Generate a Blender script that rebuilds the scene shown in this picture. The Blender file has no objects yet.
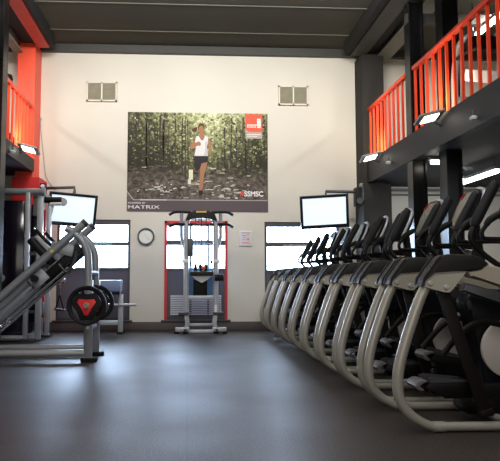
import bpy, bmesh, math, random
from mathutils import Vector, Matrix
random.seed(7)
sc = bpy.context.scene
COL = sc.collection
V = Vector

# ---------------------------------------------------------------- materials
def mat(name, col, rough=0.5, metal=0.0, spec=0.5, noise=0.0, nscale=20.0, emit=0.0, ecol=None, bump=0.0, bscale=200.0, rvar=0.0, coat=0.0, stretch=(1, 1, 1)):
    m = bpy.data.materials.new(name); m.use_nodes = True
    nt = m.node_tree; b = nt.nodes['Principled BSDF']
    c = tuple(((x / 255.0) / 12.92 if x <= 10 else ((x / 255.0 + 0.055) / 1.055) ** 2.4) for x in col)
    b.inputs['Base Color'].default_value = (*c, 1)
    b.inputs['Roughness'].default_value = rough
    b.inputs['Metallic'].default_value = metal
    b.inputs['Specular IOR Level'].default_value = spec
    if coat: b.inputs['Coat Weight'].default_value = coat; b.inputs['Coat Roughness'].default_value = 0.15
    if noise or bump or rvar:
        tc = nt.nodes.new('ShaderNodeTexCoord'); mp = nt.nodes.new('ShaderNodeMapping')
        mp.inputs['Scale'].default_value = stretch
        nt.links.new(tc.outputs['Object'], mp.inputs['Vector'])
        n = nt.nodes.new('ShaderNodeTexNoise'); n.inputs['Scale'].default_value = nscale; n.inputs['Detail'].default_value = 5
        nt.links.new(mp.outputs['Vector'], n.inputs['Vector'])
        if noise:
            r = nt.nodes.new('ShaderNodeMapRange')
            r.inputs['From Min'].default_value = 0.3; r.inputs['From Max'].default_value = 0.7
            r.inputs['To Min'].default_value = 1 - noise; r.inputs['To Max'].default_value = 1 + noise
            mx = nt.nodes.new('ShaderNodeVectorMath'); mx.operation = 'SCALE'
            mx.inputs[0].default_value = c
            nt.links.new(n.outputs['Fac'], r.inputs['Value']); nt.links.new(r.outputs['Result'], mx.inputs['Scale'])
            nt.links.new(mx.outputs['Vector'], b.inputs['Base Color'])
        if rvar:
            r2 = nt.nodes.new('ShaderNodeMapRange')
            r2.inputs['From Min'].default_value = 0.3; r2.inputs['From Max'].default_value = 0.7
            r2.inputs['To Min'].default_value = rough - rvar; r2.inputs['To Max'].default_value = rough + rvar
            nt.links.new(n.outputs['Fac'], r2.inputs['Value']); nt.links.new(r2.outputs['Result'], b.inputs['Roughness'])
        if bump:
            n2 = nt.nodes.new('ShaderNodeTexNoise'); n2.inputs['Scale'].default_value = bscale; n2.inputs['Detail'].default_value = 3
            nt.links.new(mp.outputs['Vector'], n2.inputs['Vector'])
            bp = nt.nodes.new('ShaderNodeBump'); bp.inputs['Strength'].default_value = bump; bp.inputs['Distance'].default_value = 0.004
            nt.links.new(n2.outputs['Fac'], bp.inputs['Height']); nt.links.new(bp.outputs['Normal'], b.inputs['Normal'])
    if emit:
        e = ecol or col
        b.inputs['Emission Color'].default_value = (*[((x / 255.0 + 0.055) / 1.055) ** 2.4 for x in e], 1)
        b.inputs['Emission Strength'].default_value = emit
    return m

M = {}
M['wall'] = mat('wall_paint', (206, 202, 192), 0.85, noise=0.025, nscale=1.2, bump=0.05, bscale=60, spec=0.25)
M['ceil'] = mat('ceiling_board', (68, 67, 59), 0.8, noise=0.06, nscale=2.0, spec=0.2)
M['ceilgap'] = mat('ceiling_joint', (92, 90, 82), 0.8)
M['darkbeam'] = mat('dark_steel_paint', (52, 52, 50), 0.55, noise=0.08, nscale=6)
M['beamlit'] = mat('lit_beam_grey', (122, 121, 110), 0.6, noise=0.05, nscale=4)  # paler beam tone, the light falling on it put into the colour
M['blacksteel'] = mat('black_gloss_steel', (12, 12, 14), 0.32, spec=.35, noise=0.15, nscale=5, rvar=0.05)
M['shadestrip'] = mat('beam_shade_black', (12, 12, 12), 0.8)  # flat black for the shade painted in beside the ceiling beams
M['fascia'] = mat('fascia_paint', (38, 38, 40), 0.55, spec=.25, noise=0.1, nscale=3)
M['soffit'] = mat('soffit_paint', (24, 26, 31), 0.7, noise=0.1, nscale=3)
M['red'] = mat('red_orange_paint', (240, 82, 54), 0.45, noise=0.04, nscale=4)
M['redbeam'] = mat('red_beam_paint', (176, 44, 38), 0.5, noise=0.15, nscale=9)
M['redrail'] = mat('red_rail_paint', (236, 74, 40), 0.35, noise=0.03, nscale=5)
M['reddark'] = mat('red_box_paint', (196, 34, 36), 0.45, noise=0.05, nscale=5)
M['pilaster'] = mat('pilaster_paint', (42, 40, 38), 0.75, spec=.25, noise=0.06, nscale=3)
M['skirting'] = mat('skirting_rubber', (84, 76, 76), 0.6, noise=0.05, nscale=4)
M['winframe'] = mat('window_frame_grey', (70, 66, 70), 0.45)
M['winpanel'] = mat('window_panel_grey', (84, 82, 92), 0.5, noise=0.04, nscale=3)
M['louvre'] = mat('louvre_grey', (160, 160, 166), 0.45)
M['winred'] = mat('window_frame_red', (196, 40, 44), 0.45)
M['bluepaint'] = mat('blue_transom', (86, 120, 160), 0.5)
M['sil'] = mat('silver_paint', (178, 182, 188), 0.36, metal=0.35, noise=0.04, nscale=8)
M['silwarm'] = mat('champagne_silver_paint', (170, 166, 155), 0.34, metal=0.3, noise=0.04, nscale=9, coat=0.25)
M['silplate'] = mat('champagne_plate', (182, 177, 163), 0.42, metal=0.2)
M['silarm'] = mat('champagne_cover', (178, 169, 153), 0.45, metal=0.1)
M['chrome'] = mat('chrome', (205, 205, 208), 0.16, metal=1.0)
M['bolt'] = mat('bolt_steel', (206, 204, 198), 0.3, metal=0.35)
M['black'] = mat('black_plastic', (14, 13, 14), 0.45, spec=.25, noise=0.06, nscale=20)
M['blackcov'] = mat('black_soft_cover', (34, 32, 29), 0.5, spec=.3, noise=0.06, nscale=15)
M['blackrub'] = mat('black_rubber', (18, 18, 20), 0.6, spec=.25, bump=0.1)
M['link'] = mat('dark_link_paint', (22, 17, 16), 0.5, spec=.22, noise=0.1, nscale=12)
M['shroud'] = mat('blue_black_shroud', (20, 23, 28), 0.3, spec=.35, noise=0.08, nscale=6)
M['disc'] = mat('pale_grey_disc', (176, 168, 162), 0.5)
M['lip'] = mat('pedal_lip_grey', (92, 89, 90), 0.45)
M['redtrim'] = mat('red_trim', (204, 32, 36), 0.4)
M['redplate'] = mat('plate_red_insert', (226, 36, 48), 0.35)
M['greyframe'] = mat('machine_grey_paint', (148, 152, 158), 0.32, metal=0.3, noise=0.05, nscale=8)
M['greybase'] = mat('machine_base_grey', (165, 167, 170), 0.3, metal=0.35, noise=0.05, nscale=8)
M['greydark'] = mat('dark_grey_metal', (70, 72, 76), 0.4, metal=0.3)
M['bluepad'] = mat('blue_vinyl', (122, 140, 178), 0.45, noise=0.04, nscale=9)
M['stackdark'] = mat('smoked_shroud', (24, 20, 32), 0.12, spec=0.6)
M['tvblack'] = mat('tv_black', (18, 20, 30), 0.3)
M['screen'] = mat('tv_screen', (222, 236, 244), 0.25, emit=0.72, ecol=(222, 240, 250))
M['tube'] = mat('light_tube', (255, 255, 255), 0.5, emit=9.0, ecol=(255, 250, 235))
M['flood'] = mat('flood_lens', (255, 255, 255), 0.5, emit=6.0, ecol=(255, 246, 226))
M['fixture'] = mat('fixture_grey', (150, 148, 146), 0.5)
M['ventframe'] = mat('vent_frame', (206, 200, 188), 0.6)
M['ventmesh'] = mat('vent_slats', (146, 143, 124), 0.6, noise=0.1, nscale=6)
M['clockcase'] = mat('clock_rim', (62, 74, 80), 0.4)
M['clockface'] = mat('clock_face', (222, 220, 214), 0.6)
M['noticeframe'] = mat('notice_frame', (206, 206, 212), 0.5)
M['paper'] = mat('paper', (206, 200, 204), 0.8)
M['pink'] = mat('pink_print', (226, 140, 136), 0.8)
M['greyprint'] = mat('grey_print', (150, 148, 152), 0.8)
M['white'] = mat('white_paint', (226, 226, 226), 0.6)
M['orange'] = mat('orange_knob', (232, 110, 40), 0.4)
M['gold'] = mat('brass_label', (190, 160, 90), 0.4, metal=0.5)
M['yellow'] = mat('yellow_mark', (220, 210, 60), 0.5)
M['consolegrey'] = mat('console_silver', (120, 122, 122), 0.32, metal=0.2)
M['consolescreen'] = mat('console_face', (74, 78, 76), 0.22)
M['pipe'] = mat('pipe_grey', (112, 112, 114), 0.5)

def glass():
    m = bpy.data.materials.new('window_glass'); m.use_nodes = True
    nt = m.node_tree; nt.nodes.remove(nt.nodes['Principled BSDF'])
    o = nt.nodes['Material Output']
    t = nt.nodes.new('ShaderNodeBsdfTransparent'); t.inputs[0].default_value = (.95, .97, .98, 1)
    g = nt.nodes.new('ShaderNodeBsdfGlossy'); g.inputs['Roughness'].default_value = 0.02
    x = nt.nodes.new('ShaderNodeMixShader'); x.inputs[0].default_value = 0.06
    nt.links.new(t.outputs[0], x.inputs[1]); nt.links.new(g.outputs[0], x.inputs[2]); nt.links.new(x.outputs[0], o.inputs[0])
    return m
M['glass'] = glass()

def floor_mat():
    m = bpy.data.materials.new('rubber_floor'); m.use_nodes = True
    nt = m.node_tree; N = nt.nodes; L = nt.links; b = N['Principled BSDF']
    tc = N.new('ShaderNodeTexCoord')
    n1 = N.new('ShaderNodeTexNoise'); n1.inputs['Scale'].default_value = 1.1; n1.inputs['Detail'].default_value = 4
    n2 = N.new('ShaderNodeTexNoise'); n2.inputs['Scale'].default_value = 70; n2.inputs['Detail'].default_value = 2
    for n in (n1, n2): L.new(tc.outputs['Object'], n.inputs['Vector'])
    cr = N.new('ShaderNodeValToRGB')
    cr.color_ramp.elements[0].position = 0.36; cr.color_ramp.elements[0].color = (0.005, 0.0038, 0.0032, 1)
    cr.color_ramp.elements[1].position = 0.68; cr.color_ramp.elements[1].color = (0.062, 0.047, 0.039, 1)
    L.new(n2.outputs['Fac'], cr.inputs[0])
    r = N.new('ShaderNodeMapRange'); r.inputs['From Min'].default_value = .3; r.inputs['From Max'].default_value = .7
    r.inputs['To Min'].default_value = .85; r.inputs['To Max'].default_value = 1.15; L.new(n1.outputs['Fac'], r.inputs['Value'])
    # mat seams : one metre wide rubber sheets
    sp = N.new('ShaderNodeSeparateXYZ'); L.new(tc.outputs['Object'], sp.inputs[0])
    seams = []
    for ax, per, off in (('X', 2.0, 0.0), ('Y', 30.0, 12.46)):
        a = N.new('ShaderNodeMath'); a.operation = 'ADD'; a.inputs[1].default_value = 100 + off; L.new(sp.outputs[ax], a.inputs[0])
        md = N.new('ShaderNodeMath'); md.operation = 'MODULO'; md.inputs[1].default_value = per; L.new(a.outputs[0], md.inputs[0])
        lt = N.new('ShaderNodeMath'); lt.operation = 'LESS_THAN'; lt.inputs[1].default_value = 0.010 if ax == 'X' else 0.05; L.new(md.outputs[0], lt.inputs[0])
        seams.append(lt)
    mxs = N.new('ShaderNodeMath'); mxs.operation = 'MAXIMUM'; L.new(seams[0].outputs[0], mxs.inputs[0]); L.new(seams[1].outputs[0], mxs.inputs[1])
    sm = N.new('ShaderNodeMapRange'); sm.inputs['To Min'].default_value = 1.0; sm.inputs['To Max'].default_value = 0.55; L.new(mxs.outputs[0], sm.inputs['Value'])
    mm = N.new('ShaderNodeMath'); mm.operation = 'MULTIPLY'; L.new(r.outputs[0], mm.inputs[0]); L.new(sm.outputs[0], mm.inputs[1])
    vm = N.new('ShaderNodeVectorMath'); vm.operation = 'SCALE'; L.new(cr.outputs[0], vm.inputs[0]); L.new(mm.outputs[0], vm.inputs['Scale'])
    L.new(vm.outputs[0], b.inputs['Base Color'])
    rr = N.new('ShaderNodeMapRange'); rr.inputs['From Min'].default_value = .3; rr.inputs['From Max'].default_value = .7
    rr.inputs['To Min'].default_value = .43; rr.inputs['To Max'].default_value = .52; L.new(n1.outputs['Fac'], rr.inputs['Value'])
    L.new(rr.outputs[0], b.inputs['Roughness'])
    b.inputs['Specular IOR Level'].default_value = 0.48
    bp = N.new('ShaderNodeBump'); bp.inputs['Strength'].default_value = 0.3; bp.inputs['Distance'].default_value = 0.003
    L.new(n2.outputs['Fac'], bp.inputs['Height']); L.new(bp.outputs['Normal'], b.inputs['Normal'])
    return m
M['floor'] = floor_mat()

# ---------------------------------------------------------------- mesh builder
class MB:
    def __init__(s, off=(0, 0, 0)):
        s.bm = bmesh.new(); s.off = V(off); s.mi = 0
    def _tag(s, faces):
        for f in faces: f.material_index = s.mi
    def box(s, lo, hi, bev=0.0, rot=None):
        lo, hi = V(lo) - s.off, V(hi) - s.off
        c = (lo + hi) / 2; d = hi - lo
        mtx = Matrix.Translation(c) @ (rot.to_4x4() if rot else Matrix()) @ Matrix.Diagonal((*d, 1))
        r = bmesh.ops.create_cube(s.bm, size=1, matrix=mtx)
        fs = set(f for v in r['verts'] for f in v.link_faces); s._tag(fs)
        if bev:
            es = list(set(e for v in r['verts'] for e in v.link_edges))
            bb = bmesh.ops.bevel(s.bm, geom=es, offset=min(bev, min(d) * .45), segments=2, affect='EDGES', profile=.5)
            s._tag(bb['faces'])
        return s
    def bar(s, p0, p1, w, h, up=(0, 0, 1), bev=0.0):
        """rectangular bar from p0 to p1, w across, h along the up direction"""
        p0, p1 = V(p0) - s.off, V(p1) - s.off
        z = (p1 - p0); L = z.length; z.normalize(); u = V(up)
        x = u.cross(z); x.normalize(); y = z.cross(x)
        R = Matrix((x, y, z)).transposed().to_4x4()
        r = bmesh.ops.create_cube(s.bm, size=1, matrix=Matrix.Translation((p0 + p1) / 2) @ R @ Matrix.Diagonal((w, h, L, 1)))
        s._tag(set(f for v in r['verts'] for f in v.link_faces))
        if bev:
            es = list(set(e for v in r['verts'] for e in v.link_edges))
            bb = bmesh.ops.bevel(s.bm, geom=es, offset=min(bev, min(w, h) * .45), segments=2, affect='EDGES', profile=.5); s._tag(bb['faces'])
        return s
    def prism(s, poly, a0, a1, axis='y', bev=0.0):
        """polygon (u,v) extruded along an axis: y -> (x,z), x -> (y,z), z -> (x,y)"""
        def P(u, v, a):
            return V({'y': (u, a, v), 'x': (a, u, v), 'z': (u, v, a)}[axis]) - s.off
        n = len(poly)
        A = [s.bm.verts.new(P(u, v, a0)) for u, v in poly]; B = [s.bm.verts.new(P(u, v, a1)) for u, v in poly]
        fs = [s.bm.faces.new(A), s.bm.faces.new(B[::-1])]
        for i in range(n): fs.append(s.bm.faces.new((A[i], B[i], B[(i + 1) % n], A[(i + 1) % n])))
        s._tag(fs)
        if bev:
            es = list(set(e for f in fs[:2] for e in f.edges))
            bb = bmesh.ops.bevel(s.bm, geom=es, offset=bev, segments=2, affect='EDGES', profile=.5); s._tag(bb['faces'])
        return s
    def tube(s, pts, r, seg=14, smooth=0, sy=1.0, caps=True):
        pts = [V(p) - s.off for p in pts]
        rs = list(r) if isinstance(r, (list, tuple)) else [r] * len(pts)
        if smooth and len(pts) > 2:
            P, R = [], []
            n = len(pts)
            for i in range(n - 1):
                p0 = pts[max(i - 1, 0)]; p1 = pts[i]; p2 = pts[i + 1]; p3 = pts[min(i + 2, n - 1)]
                for k in range(smooth):
                    t = k / smooth
                    P.append(.5 * ((2 * p1) + (p2 - p0) * t + (2 * p0 - 5 * p1 + 4 * p2 - p3) * t * t + (3 * p1 - p0 - 3 * p2 + p3) * t ** 3))
                    R.append(rs[i] * (1 - t) + rs[i + 1] * t)
            P.append(pts[-1]); R.append(rs[-1]); pts, rs = P, R
        n = len(pts); rings = []
        t0 = (pts[1] - pts[0]).normalized()
        ref = V((0, 1, 0)) if abs(t0.y) < .9 else V((1, 0, 0))
        x = (ref - t0 * ref.dot(t0)).normalized()
        for i in range(n):
            t = (pts[min(i + 1, n - 1)] - pts[max(i - 1, 0)]).normalized()
            x = (x - t * x.dot(t)).normalized(); y = t.cross(x)
            rings.append([s.bm.verts.new(pts[i] + x * (math.cos(2 * math.pi * k / seg) * rs[i] * sy) + y * (math.sin(2 * math.pi * k / seg) * rs[i])) for k in range(seg)])
        fs = []
        for i in range(n - 1):
            for k in range(seg):
                a, b = rings[i], rings[i + 1]
                fs.append(s.bm.faces.new((a[k], a[(k + 1) % seg], b[(k + 1) % seg], b[k])))
        if caps: fs += [s.bm.faces.new(rings[0][::-1]), s.bm.faces.new(rings[-1])]
        s._tag(fs); return s
    def cyl(s, p0, p1, r, seg=20, r2=None):
        return s.tube([p0, p1], [r, r if r2 is None else r2], seg)
    def lathe(s, prof, c, axis, seg=32):
        """prof: (radius, along) pairs around axis through c"""
        c = V(c) - s.off; a = V(axis).normalized()
        ref = V((0, 0, 1)) if abs(a.z) < .9 else V((1, 0, 0))
        x = (ref - a * ref.dot(a)).normalized(); y = a.cross(x); rings = []
        for r, h in prof:
            if r < 1e-6: rings.append([s.bm.verts.new(c + a * h)])
            else: rings.append([s.bm.verts.new(c + a * h + x * math.cos(2 * math.pi * k / seg) * r + y * math.sin(2 * math.pi * k / seg) * r) for k in range(seg)])
        fs = []
        for A, B in zip(rings, rings[1:]):
            for k in range(seg):
                k2 = (k + 1) % seg
                if len(A) == 1 and len(B) == 1: break
                if len(A) == 1: fs.append(s.bm.faces.new((A[0], B[k2], B[k])))
                elif len(B) == 1: fs.append(s.bm.faces.new((A[k], A[k2], B[0])))
                else: fs.append(s.bm.faces.new((A[k], A[k2], B[k2], B[k])))
        s._tag(fs); return s
    def poly(s, pts):
        f = s.bm.faces.new([s.bm.verts.new(V(p) - s.off) for p in pts]); s._tag([f]); return s
    def build(s, name, m, parent=None, fix=True):
        me = bpy.data.meshes.new(name)
        if fix: bmesh.ops.recalc_face_normals(s.bm, faces=s.bm.faces[:])
        s.bm.to_mesh(me); s.bm.free()
        for k in (m if isinstance(m, (list, tuple)) else [m]): me.materials.append(M[k] if isinstance(k, str) else k)
        for p in me.polygons: p.use_smooth = True
        me.set_sharp_from_angle(angle=math.radians(38))
        o = bpy.data.objects.new(name, me); COL.objects.link(o)
        if parent is not None: o.parent = parent
        return o

def tag(o, label=None, cat=None, group=None, kind=None):
    if label: o['label'] = label
    if cat: o['category'] = cat
    if group: o['group'] = group
    if kind: o['kind'] = kind
    return o
def thing(name, loc, label, cat, group=None, kind=None):
    o = bpy.data.objects.new(name, None); COL.objects.link(o); o.location = loc
    o.empty_display_size = .1
    return tag(o, label, cat, group, kind)
def copy_tree(o, parent=None):
    c = o.copy(); COL.objects.link(c)
    if parent is not None: c.parent = parent
    for ch in list(o.children): copy_tree(ch, c)
    return c
def shell(name, mb, m, label=None, cat=None):
    return tag(mb.build(name, m), label, cat, None, 'structure')
def origin_to(o, p):
    """move a single mesh's origin to p, keeping it where it is"""
    p = V(p); o.data.transform(Matrix.Translation(-p)); o.location = p
    return o

# ---------------------------------------------------------------- room shell
YW, XL, XR, YB, ZC = 11.9, -6.2, 7.0, -4.0, 5.68
shell('floor', MB().box((XL, YB, -.1), (XR, YW + .25, 0)), 'floor')
shell('ceiling', MB().box((XL, YB, ZC), (XR, YW + .2, ZC + .1)), 'ceil')
shell('wall_left', MB().box((XL - .2, YB, 0), (XL, YW + .2, ZC)), 'wall')
shell('wall_right', MB().box((XR, YB, 0), (XR + .2, YW + .2, ZC)), 'wall')
shell('wall_front', MB().box((XL, YB - .2, 0), (XR, YB, ZC)), 'wall')
# back wall with three window openings
WIN = [(-2.55, -1.12, .20, 2.17), (-.445, .80, .20, 2.15), (1.545, 3.05, .20, 2.14)]
w = MB(); T = .2
xs = XL
for (a, b_, z0, z1) in WIN:
    w.box((xs, YW, 0), (a, YW + T, ZC))
    w.box((a, YW, 0), (b_, YW + T, z0)); w.box((a, YW, z1), (b_, YW + T, ZC)); xs = b_
w.box((xs, YW, 0), (XR, YW + T, ZC))
shell('wall_back', w, 'wall')
shell('baseboard_back', MB().box((-3.3, YW - .025, 0), (3.44, YW, .165), .006), 'skirting')
shell('trim_1', MB().box((XL, YW - .12, 5.53), (XR, YW, ZC)), 'darkbeam')
for i, y in enumerate((11.08, 9.93, 8.8)):
    shell('trim_%d' % (i + 2), MB().box((-2.6, y - .012, ZC - .012), (3.2, y + .012, ZC)), 'ceilgap')

def window(n, x0, x1, z0, z1, rows, frame, panel, red=False):
    y0 = YW + .02; f = .05
    t = thing('window_%d' % n, ((x0 + x1) / 2, YW, z0), None, None, None, 'structure'); off = t.location
    fr = MB(off)
    fr.box((x0, y0, z0), (x0 + f, y0 + .08, z1)); fr.box((x1 - f, y0, z0), (x1, y0 + .08, z1))
    fr.box((x0 + f, y0, z1 - rows[0]), (x1 - f, y0 + .08, z1)); fr.box((x0 + f, y0, z0), (x1 - f, y0 + .08, z0 + .05))
    ta, tb = rows[1]; fr.box((x0 + f, y0, ta), (x1 - f, y0 + .08, tb))
    ba = rows[2]; fr.box((x0 + f, y0, ba - .05), (x1 - f, y0 + .08, ba))
    fr.build('frame', frame, t)
    MB(off).box((x0 + f, y0 + .035, tb), (x1 - f, y0 + .045, z1 - rows[0])).build('pane', 'glass', t)
    MB(off).box((x0 + f, y0 + .035, ba), (x1 - f, y0 + .045, ta)).build('pane', 'glass', t)
    MB(off).box((x0 + f, y0 + .02, z0 + .05), (x1 - f, y0 + .06, ba - .05)).build('lower_panel', panel, t)
    MB(off).box((x0 - .06, YW - .05, z0 - .035), (x1 + .06, YW + .05, z0), .008).build('sill', 'winframe', t)
    lh = MB(off); lh.cyl((x0 + .25 * (x1 - x0), y0 - .012, ta + .03), (x1 - .25 * (x1 - x0), y0 - .012, ta + .03), .008); lh.build('latch_bar', 'sil', t)
    if red:
        r = MB(off)
        r.box((x0 - .0, YW - .02, z0), (x0 + .05, YW + .02, z1)); r.box((x1 - .05, YW - .02, z0), (x1, YW + .02, z1))
        r.box((x0, YW - .02, z1 - .05), (x1, YW + .02, z1)); r.build('red_frame', 'winred', t)
        lv = MB(off)
        for k in range(9):
            z = .31 + k * .044; lv.bar((x0 + .12, y0 - .002, z), (x1 - .12, y0 - .002, z), .012, .036, up=(0, .5, 1))
        lv.build('louvre', 'louvre', t)
        mu = MB(off); mu.box((.05, y0 - .01, .25), (.09, y0 + .07, 2.05)); mu.box((.40, y0 - .01, .25), (.44, y0 + .07, 2.05)); mu.build('mullion', 'winframe', t)
        MB(off).box((.09, y0 - .015, 1.68), (.40, y0 + .07, 1.765)).build('blue_rail', 'bluepaint', t)
    return t
window(1, *WIN[0], (.10, (1.66, 1.73), 1.225), 'winframe', 'winpanel')
window(2, *WIN[1], (.10, (1.67, 1.77), 1.21), 'winframe', 'winpanel', True)
window(3, *WIN[2], (.10, (1.645, 1.735), 1.18), 'winframe', 'winpanel')

# mezzanines
shell('slab_mezzanine', MB().box((3.62, YB, 2.87), (XR, YW, 3.27)), 'soffit')
shell('trim_5', MB().box((3.5, YB, 2.86), (3.535, YW - .5, 3.28)).box((3.535, YB, 2.86), (3.62, YW - .5, 2.885)).box((3.535, YB, 3.255), (3.62, YW - .5, 3.28)), 'fascia')
shell('slab_mezzanine', MB().box((XL, YB, 3.03), (-3.02, YW, 3.25)), 'soffit')
shell('trim_6', MB().box((-2.935, YB, 3.02), (-2.9, YW - .5, 3.26)).box((-3.02, YB, 3.02), (-2.935, YW - .5, 3.045)).box((-3.02, YB, 3.235), (-2.935, YW - .5, 3.26)), 'fascia')

shell('pilaster_column', MB().box((3.43, YW - .5, 0), (3.86, YW, 5.45)), 'pilaster', 'dark grey pilaster on the back wall beside the red railing end', 'column')
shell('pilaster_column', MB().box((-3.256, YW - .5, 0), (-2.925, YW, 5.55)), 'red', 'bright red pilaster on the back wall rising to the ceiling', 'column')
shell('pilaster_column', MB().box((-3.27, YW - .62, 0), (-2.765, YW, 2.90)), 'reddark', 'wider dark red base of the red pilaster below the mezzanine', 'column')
shell('pilaster_column', MB().box((3.40, YW - .56, 0), (3.95, YW, 2.84)), 'pilaster', 'wider dark base of the grey pilaster below the mezzanine', 'column')

def ibeam_y(name, x0, x1, z0, z1, y0, y1, m, label):
    b = MB(); b.box((x0, y0, z0), (x1, y1, z0 + .025)); b.box((x0, y0, z1 - .02), (x1, y1, z1))
    xm = (x0 + x1) / 2; b.box((xm - .02, y0, z0 + .025), (xm + .02, y1, z1 - .02))
    return shell(name, b, m, label, 'beam')
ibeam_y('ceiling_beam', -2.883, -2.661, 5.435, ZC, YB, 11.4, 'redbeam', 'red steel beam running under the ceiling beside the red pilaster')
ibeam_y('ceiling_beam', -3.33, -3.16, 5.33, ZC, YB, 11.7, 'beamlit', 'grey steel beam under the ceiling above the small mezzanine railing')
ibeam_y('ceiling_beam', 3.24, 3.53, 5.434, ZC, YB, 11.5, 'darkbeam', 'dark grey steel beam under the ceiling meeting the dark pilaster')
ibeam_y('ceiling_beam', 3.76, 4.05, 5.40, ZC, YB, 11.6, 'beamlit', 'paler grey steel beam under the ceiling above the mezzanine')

shell('trim_7', MB().box((-2.655, YB, 5.47), (-2.58, 11.45, ZC)), 'shadestrip')  # dark strip put in for the shaded side of the red beam
shell('trim_8', MB().box((3.10, YB, 5.48), (3.235, 11.45, ZC)), 'shadestrip')  # same for the shaded web side of the dark beam
shell('trim_9', MB().box((-3.16, YB, 5.52), (-2.89, 11.38, 5.58)), 'shadestrip')  # black sheet painting the dark gap between the two beams
shell('trim_10', MB().box((3.54, YB, 5.50), (3.75, 11.6, 5.56)), 'shadestrip')  # black sheet painting the web shadow between these beams

def hcol(x0, x1, y0, y1, z1, label):
    b = MB(); f = .025
    b.box((x0, y0, 0), (x0 + f, y1, z1)); b.box((x1 - f, y0, 0), (x1, y1, z1))
    ym = (y0 + y1) / 2 - .05; b.box((x0 + f, ym - .012, 0), (x1 - f, ym + .012, z1))
    return shell('steel_column', b, 'blacksteel', label, 'column')
hcol(3.515, 3.745, 9.1, 9.32, 5.434, 'black steel column standing at the mezzanine edge between two railings')
hcol(3.725, 3.96, 8.35, 8.6, 5.40, 'black steel column behind the long red railing')
hcol(-3.05, -2.80, 9.05, 9.29, ZC, 'black steel column in front of the small red railing')
shell('cross_beam', MB().box((3.5, 9.15, 5.10), (6.9, 9.27, 5.26)), 'darkbeam', 'dark cross beam between the steel columns under the ceiling', 'beam')

# ---------------------------------------------------------------- railings
def railing(x, y0, y1, z0, ztop, step, label, first=None):
    t = thing('railing', (x, y0, z0), label, 'railing', 'red mezzanine railings'); off = t.location
    MB(off).box((x - .045, y0, ztop - .06), (x + .04, y1, ztop), .008).build('handrail', 'redrail', t)
    MB(off).box((x - .03, y0, z0), (x + .03, y1, z0 + .02)).build('bottom_rail', 'redrail', t)
    n = int(round((y1 - y0) / step))
    for k in range(n + 1):
        y = y0 + .025 + k * (y1 - y0 - .05) / n
        MB(off).box((x - .016, y - .016, z0 + .02), (x + .022, y + .016, ztop - .05)).build('baluster', 'redrail', t)
    return t
railing(3.565, 9.36, 11.38, 3.28, 4.345, .235, 'short red railing on the mezzanine between the pilaster and the black column')
railing(3.565, 5.6, 9.06, 3.28, 4.345, .235, 'long red railing on the mezzanine in front of the upstairs exercise machine')
railing(-2.97, 8.0, 11.38, 3.26, 4.30, .235, 'small red railing on the mezzanine beside the red pilaster')

# ---------------------------------------------------------------- lamps in view
def floodlight(x, y, z, side, label, e=40):
    """flood lamp clamped on the fascia, its lens tilted down towards the gym floor; side=-1 hangs towards -x"""
    t = thing('floodlight', (x, y, z), label, 'floodlight', 'floodlights on the mezzanine edges')
    a = math.radians(15) * side
    def R(px, py, pz):
        return (px * math.cos(a) - pz * math.sin(a), py, px * math.sin(a) + pz * math.cos(a))
    def slab(p0, p1, n, m, bev=0.004):
        b = MB(); b.box(p0, p1, bev); o = b.build(n, m, t); o.rotation_euler = (math.radians(-13), a, 0); return o
    slab((-.18, -.14, -.012), (.18, .14, .02), 'housing', 'fixture')
    slab((-.105, -.10, -.022), (.105, .10, -.012), 'lens', 'flood', 0)
    b = MB(); b.tube([(0, .05, 0), (-side * .10, .12, -.02), (-side * .215, .12, -.08)], .016, 8); b.build('bracket', 'greydark', t)
    return t
floodlight(3.30, 10.55, 3.20, -1, 'floodlight on the mezzanine edge beside the short red railing')
floodlight(3.28, 7.85, 3.20, -1, 'floodlight on the mezzanine edge below the long red railing')
floodlight(-2.73, 10.35, 3.24, 1, 'floodlight on the mezzanine edge below the small red railing')

def fitting(x, y, z, ztop, label):
    t = thing('hanging_fitting', (x, y, z), label, 'fitting', 'small fittings under the mezzanine edge')
    MB().lathe([(0, 0), (.04, .005), (.05, .03), (.03, .05), (0, .055)], (0, 0, 0), (0, 0, 1), 16).build('cap', 'white', t)
    MB().cyl((0, 0, .05), (0, 0, ztop - z), .012, 8).build('stem', 'greydark', t)
fitting(3.46, 10.05, 2.98, 3.10, 'small pale fitting on a stem under the floodlight by the pilaster')
fitting(3.45, 6.95, 2.93, 3.05, 'small pale fitting on a stem under the mezzanine edge above the machines')
fitting(-2.86, 9.85, 3.06, 3.2, 'small pale fitting on a stem under the floodlight by the red pilaster')

def batten(p0, p1, ztop, label, w=.09):
    p0, p1 = V(p0), V(p1); c = (p0 + p1) / 2
    t = thing('strip_light', c, label, 'light', 'fluorescent strip lights')
    u = (p1 - p0).normalized()
    MB(c).bar(p0, p1, w, .05, bev=.006).build('housing', 'fixture', t)
    d = V((0, 0, -.05)); MB(c).tube([p0 + d + u * .03, p1 + d - u * .03], .04, 12).build('tube', 'tube', t)
    b = MB(c)
    for q in (p0 + u * .12, p1 - u * .12): b.cyl(q, (q.x, q.y, ztop), .008, 8)
    b.build('hanger', 'greydark', t)
batten((4.70, 8.75, 2.70), (4.70, 10.0, 2.70), 2.87, 'lit strip light below the mezzanine soffit, running above the machine consoles')
batten((3.68, 8.85, 2.84), (3.93, 8.85, 2.84), 2.87, 'short lit strip light below the mezzanine between two black columns')
batten((4.82, 8.5, 5.12), (4.82, 9.75, 5.12), ZC, 'lit strip light hanging upstairs above the long red railing', .12)

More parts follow.
